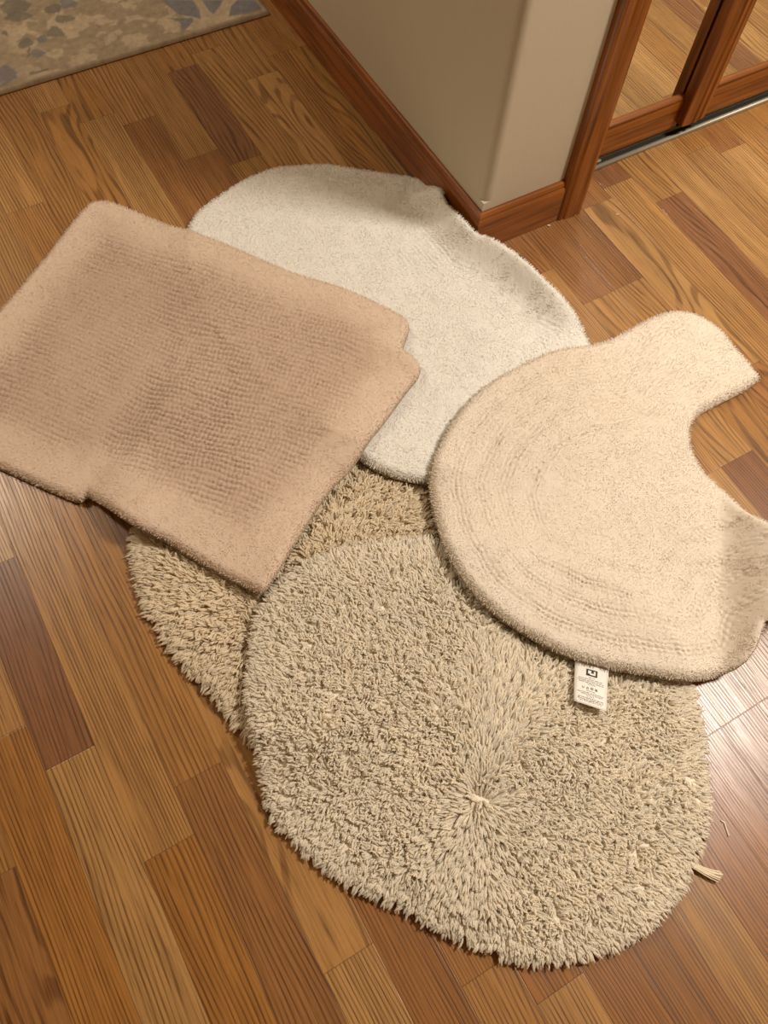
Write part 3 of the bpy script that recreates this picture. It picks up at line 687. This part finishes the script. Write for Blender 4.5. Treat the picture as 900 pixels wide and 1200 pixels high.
def lean_lower(x, y, d):
    # combed outwards, down and to the left of the picture
    c = O['lower'].mean(0); vx = x-c[0]; vy = y-c[1]; r = np.hypot(vx, vy)+1e-6
    ln = 0.35+0.35*(1-np.clip(d/0.12, 0, 1))
    return vx/r, vy/r, ln, np.full(x.shape, 0.023)
WH = np.array([-0.540, -0.857]); VT = np.array([-0.40, -0.715])
def lean_upper(x, y, d):
    """pile parts at one spot and lies open in a long streak running up from it"""
    vx = x-WH[0]; vy = y-WH[1]; r = np.hypot(vx, vy)+1e-6
    ax = VT-WH; la = np.linalg.norm(ax); ax = ax/la
    t = vx*ax[0]+vy*ax[1]; s = -vx*ax[1]+vy*ax[0]
    streak = np.exp(-(s/(0.032+0.02*np.clip(t/la, 0, 1)))**2)*sm(-0.01, 0.05, t)*(1-sm(la*1.0, la*1.3, t))
    tail = np.exp(-(s/(0.045+0.25*np.clip(-t, 0, 1)))**2)*sm(-0.01, 0.03, -t)*(1-sm(0.10, 0.17, -t))
    whorl = np.exp(-(r/0.05)**2)
    ln = np.clip(np.maximum(np.maximum(streak, tail), whorl), 0, 1)*sm(0.0, 0.016, r)
    # lean direction: away from the whorl
    dxx, dyy = vx/r, vy/r
    g = 0.22+0.12*noise(x*6, y*6, 99)
    c = O['upper'].mean(0); ox = x-c[0]; oy = y-c[1]; ro = np.hypot(ox, oy)+1e-6
    mx = dxx*ln+ox/ro*g*(1-ln); my = dyy*ln+oy/ro*g*(1-ln); mm = np.hypot(mx, my)+1e-9
    return mx/mm, my/mm, np.clip(mm, 0, 1), 0.0185+0.008*ln

tone_of = lambda c: (lambda x, y: np.tile(np.array(c)[None], (len(x), 1)))
def tan_col(x, y):
    l, c = tan_axes(x, y); d = samp(DIST['tan'], x, y)
    a = np.array(srgb(228, 204, 181)); b = np.array(srgb(197, 168, 145))
    f = sm(0.03, 0.12, d+0.05*(fbm(x*7, y*7, 81)-.5))*(0.45+0.55*fbm(x*4, y*4, 82))
    return a[None]*(1-f[:, None])+b[None]*f[:, None]
def cream_col(x, y):
    a = np.array(srgb(236, 219, 199)); b = np.array(srgb(239, 229, 212)); f = fbm(x*5, y*5, 83)
    return a[None]*(1-f[:, None])+b[None]*f[:, None]
def white_col(x, y):
    a = np.array(srgb(246, 242, 233)); b = np.array(srgb(238, 232, 220)); f = fbm(x*6, y*6, 84)
    return a[None]*(1-f[:, None])+b[None]*f[:, None]
shag_rug('lower', 'shag_rug', srgb(254, 242, 218), 0.0032, 'yellowish beige shag rug lying lowest on the floor, mostly hidden under the other mats', 'rug', lean_lower, 101)
bath_mat('white', 'bath_mat', None, 0.0026, 0.0050, 'white oval bath mat pushed up against the wooden baseboard at the wall corner', 'bath mat', white_col)
shag_rug('upper', 'shag_rug', srgb(255, 247, 230), 0.0030, 'thick greyish cream shag rug in front with a parted whorl in its pile', 'rug', lean_upper, 201)
bath_mat('tan', 'bath_mat', None, 0.0026, 0.0042, 'tan rectangular ribbed bath mat with a crease, lying on the left over the white mat', 'bath mat', tan_col)
cream = bath_mat('cream', 'toilet_mat', None, 0.0026, 0.0048, 'cream contour mat with a U-shaped cut-out, topmost on the right', 'bath mat', cream_col)

# care label sewn under the front edge of the contour mat
M_lab = plain('white_satin_ribbon', srgb(238, 232, 222), 0.6)
M_ink = plain('black_label_ink', (0.02, 0.018, 0.018), 0.7)
A_, B_, C_, D_ = [np.array(p) for p in ((-0.3022, -0.7480), (-0.2655, -0.7835), (-0.3481, -0.8058), (-0.3167, -0.8415))]
A_ = A_*0.87+C_*0.13; B_ = B_*0.87+D_*0.13
ztop = float(samp(H['upper'], -0.32, -0.80))+BACK+0.0225
def lab(u, v):
    p = (A_*(1-u)+B_*u)*(1-v)+(C_*(1-u)+D_*u)*v
    return np.array([p[0], p[1], ztop+0.0015*math.sin(u*3.1)+0.003*(v-0.3)**2*3+0.0015*u*v])
nu, nv = 9, 15
V = [lab(i/(nu-1), j/(nv-1)) for j in range(nv) for i in range(nu)]
F = [(j*nu+i, j*nu+i+1, (j+1)*nu+i+1, (j+1)*nu+i) for j in range(nv-1) for i in range(nu-1)]
org = np.array(cream.location)
lb = mesh_obj('care_label', np.array(V)-org, np.array(F), M_lab, cream, True); lb['label'] = 'white printed care label'
m = lb.modifiers.new('solid', 'SOLIDIFY'); m.thickness = 0.0003; m.offset = 0
V = []; F = []
def ink(u0, v0, u1, v1, skew=0):
    b = len(V)
    for (u, v) in ((u0, v0), (u1, v0+skew), (u1, v1+skew), (u0, v1)): V.append(lab(u, v)+[0, 0, 0.0006])
    F.append((b, b+1, b+2, b+3))
def stroke(u0, v0, u1, v1, wd=0.009):
    L = math.hypot(u1-u0, v1-v0)+1e-9; a, b_ = -(v1-v0)/L*wd/2, (u1-u0)/L*wd/2; b = len(V)
    for (u, v) in ((u0+a, v0+b_), (u1+a, v1+b_), (u1-a, v1-b_), (u0-a, v0-b_)): V.append(lab(u, v)+[0, 0, 0.0006])
    F.append((b, b+1, b+2, b+3))
# boxed emblem, left open where the pale mark sits
for q in ((0.34, 0.165, 0.67, 0.19), (0.34, 0.285, 0.67, 0.315), (0.34, 0.165, 0.39, 0.315), (0.62, 0.165, 0.67, 0.315), (0.49, 0.19, 0.56, 0.245), (0.39, 0.265, 0.45, 0.29)): ink(*q)
r = random.Random(3)
def row(u0, u1, v, h, wd=0.010):
    u = u0
    while u < u1:
        for _ in range(r.randint(3, 7)):
            if u > u1: break
            k = r.randint(0, 3)
            if k == 0: stroke(u, v, u, v+h, wd)
            elif k == 1: stroke(u, v+h*0.4, u+0.012, v+h, wd); stroke(u, v+h*0.4, u+0.014, v+h*0.4, wd*0.7)
            elif k == 2: stroke(u, v+h*0.9, u+0.014, v+h*0.9, wd); stroke(u+0.012, v+h*0.3, u+0.012, v+h, wd)
            else: stroke(u, v+h, u+0.010, v+h*0.3, wd)
            u += 0.024
        u += 0.018
row(0.42, 0.60, 0.345, 0.014)
row(0.12, 0.82, 0.385, 0.020); row(0.10, 0.88, 0.425, 0.020); row(0.14, 0.86, 0.462, 0.020); row(0.40, 0.62, 0.500, 0.018)
for u in (0.27, 0.40, 0.53, 0.66):    # laundry symbols
    v = 0.575
    if u == 0.27: stroke(u-.03, v, u-.02, v+.045); stroke(u-.02, v+.045, u+.02, v+.045); stroke(u+.02, v+.045, u+.03, v)
    elif u == 0.40: stroke(u-.035, v+.045, u, v); stroke(u, v, u+.035, v+.045); stroke(u-.035, v+.045, u+.035, v+.045)
    elif u == 0.53:
        for s_ in ((-.035, 0, .035, 0), (.035, 0, .035, .045), (.035, .045, -.035, .045), (-.035, .045, -.035, 0), (-.015, .022, .015, .022)): stroke(u+s_[0], v+s_[1], u+s_[2], v+s_[3])
    else: stroke(u-.035, v+.045, u+.035, v+.045); stroke(u-.02, v+.01, u+.03, v+.01); stroke(u+.03, v+.01, u+.035, v+.045); stroke(u-.035, v+.045, u-.02, v+.02); stroke(u-.035, v, u+.035, v+.05)
row(0.36, 0.64, 0.655, 0.014); row(0.10, 0.90, 0.700, 0.020); row(0.22, 0.84, 0.737, 0.020); row(0.38, 0.60, 0.785, 0.014)
row(0.12, 0.90, 0.825, 0.021, 0.012); row(0.12, 0.90, 0.865, 0.021, 0.012); row(0.16, 0.84, 0.903, 0.016)
mesh_obj('printed_text', np.array(V)-org, np.array(F), M_ink, lb, False)

# ---------------------------------------------------------------- flat woven rug at the far left
def area_rug():
    x0, x1, y0, y1 = -1.72, -0.0245, 0.829, 1.95; res = 0.0035; th = 0.007; e = 0.012
    root = empty('area_rug', (x1, y0, 0)); setp(root, 'grey and beige flat woven area rug with a leaf pattern and plain bound edge', 'rug')
    xs = np.arange(x0, x1, res); ys = np.arange(y0, min(y1, 1.45), res)
    ys = np.concatenate([ys, np.linspace(ys[-1]+res, y1, 20)])
    X, Y = np.meshgrid(xs, ys, indexing='ij'); 
    dx = np.minimum(X-x0, x1-X); dy = np.minimum(Y-y0, y1-Y); d = np.minimum(dx, dy)
    Z = 0.0015+th*np.sqrt(np.clip(1-(1-np.clip(d/0.005, 0, 1))**2, 0, 1))
    Z = Z-0.0012*np.exp(-((d-0.013)/0.0025)**2)+0.0004*noise(X*400, Y*400, 3)
    base = np.array(srgb(187, 169, 144)); pale = np.array(srgb(220, 202, 174)); blue = np.array(srgb(140, 140, 148)); olive = np.array(srgb(136, 130, 118)); bind = np.array(srgb(184, 165, 140))
    xf = X.ravel(); yf = Y.ravel(); df = d.ravel()
    col = np.tile(base, (len(xf), 1)); nz = fbm(xf*90, yf*90, 8)
    def put(m, c): 
        nonlocal col
        m = np.clip(m, 0, 1)[:, None]; col = col*(1-m)+c*m
    # pale petals
    wx = xf+0.03*(fbm(xf*12, yf*12, 4)-.5); wy = yf+0.03*(fbm(xf*12, yf*12, 5)-.5)
    pt = sm(0.50, 0.56, fbm(wx*24, wy*30, 6))
    reg = sm(-0.62, -0.54, xf)*1.0
    put(pt*reg*0.8, pale)
    rough = 0.9*(nz-.5)
    ex = xf+0.014*(fbm(xf*45, yf*45, 14)-.5); ey = yf+0.014*(fbm(xf*45, yf*45, 15)-.5)
    for (cx, cy, a, b, ang, c) in LEAVES:
        ca, sa = math.cos(ang), math.sin(ang); u = (ex-cx)*ca+(ey-cy)*sa; v = -(ex-cx)*sa+(ey-cy)*ca
        q = (u/a)**2+(v/(b*(1-0.35*u/a)))**2
        put(sm(1.15, 0.85, q+rough)*(0.75+0.5*(nz-.5)), {'b': blue, 'o': olive, 'p': pale}[c])
    for (poly, c) in PATCH:
        dd, _, _ = sdist(xf, yf, poly)
        put(sm(-0.001, 0.003, dd+0.004*(nz-.5))*0.9, {'b': blue, 'p': pale, 's': base}[c])
    put(1-sm(0.011, 0.013, df), bind)
    col = col*(0.78+0.44*nz[:, None])*(0.93+0.14*noise(xf*700, yf*160, 77)[:, None])
    nx_, ny_ = X.shape; idx = np.arange(nx_*ny_).reshape(nx_, ny_)
    F = np.stack([idx[:-1, :-1].ravel(), idx[1:, :-1].ravel(), idx[1:, 1:].ravel(), idx[:-1, 1:].ravel()], 1)
    org = np.array(root.location)
    mesh_obj('woven_face', np.stack([xf, yf, Z.ravel()], 1)-org, F, yarn_material('flat_weave', 0.95, 0.1, 1200), root, True, col)
    boxes('backing', [(x0+0.002-x1, 0.002, 0.0005, -0.002, y1-y0-0.002, 0.003)], M_back, root)
area_rug()

# ---------------------------------------------------------------- small bits on the floor
M_lint = plain('cotton_lint', srgb(228, 212, 186), 0.95)
def strand(name, label, cat, pts, rad, n, spread):
    P0 = np.array(pts, float); org = P0[0].copy(); K = len(P0)
    P = np.repeat(P0[None], n, 0); w_ = rng.uniform(-1, 1, (n, 1, 3))*spread*np.linspace(0.4, 1.2, K)[None, :, None]; w_[:, :, 2] = np.abs(w_[:, :, 2])*0.5
    P = P+w_; P[:, :, 2] = np.maximum(P[:, :, 2], rad*1.05)
    class L0: pass
    o = tubes(P-org, np.full((n, K), rad), np.ones((n, 3)), 5, name, M_lint, None); o.location = org
    setp(o, label, cat); return o
strand('yarn_end', 'frayed cream tuft of yarn sticking out from the right edge of the front shag rug', 'yarn',
       [(-0.335, -1.058, 0.012), (-0.325, -1.070, 0.008), (-0.318, -1.080, 0.006), (-0.312, -1.088, 0.006), (-0.305, -1.095, 0.005)], 0.0008, 22, 0.0052)
strand('lint', 'short wisp of pale lint on the planks right of the front shag rug', 'lint',
       [(-0.2535, -1.041, 0.0012), (-0.2510, -1.046, 0.0012), (-0.2545, -1.055, 0.0012), (-0.2570, -1.0625, 0.0012)], 0.0008, 2, 0.0012)
strand('lint', 'tiny white crumb of lint on the floor below the baseboard beside the door casing', 'lint',
       [(0.1745, -0.0035, 0.002), (0.1765, -0.005, 0.0022), (0.178, -0.006, 0.002)], 0.0014, 1, 0.0)
strand('lint', 'tiny pale fleck on the planks in front of the closet track', 'lint',
       [(0.317, -0.042, 0.0012), (0.3195, -0.0435, 0.0014), (0.322, -0.044, 0.0012)], 0.0009, 1, 0.0)
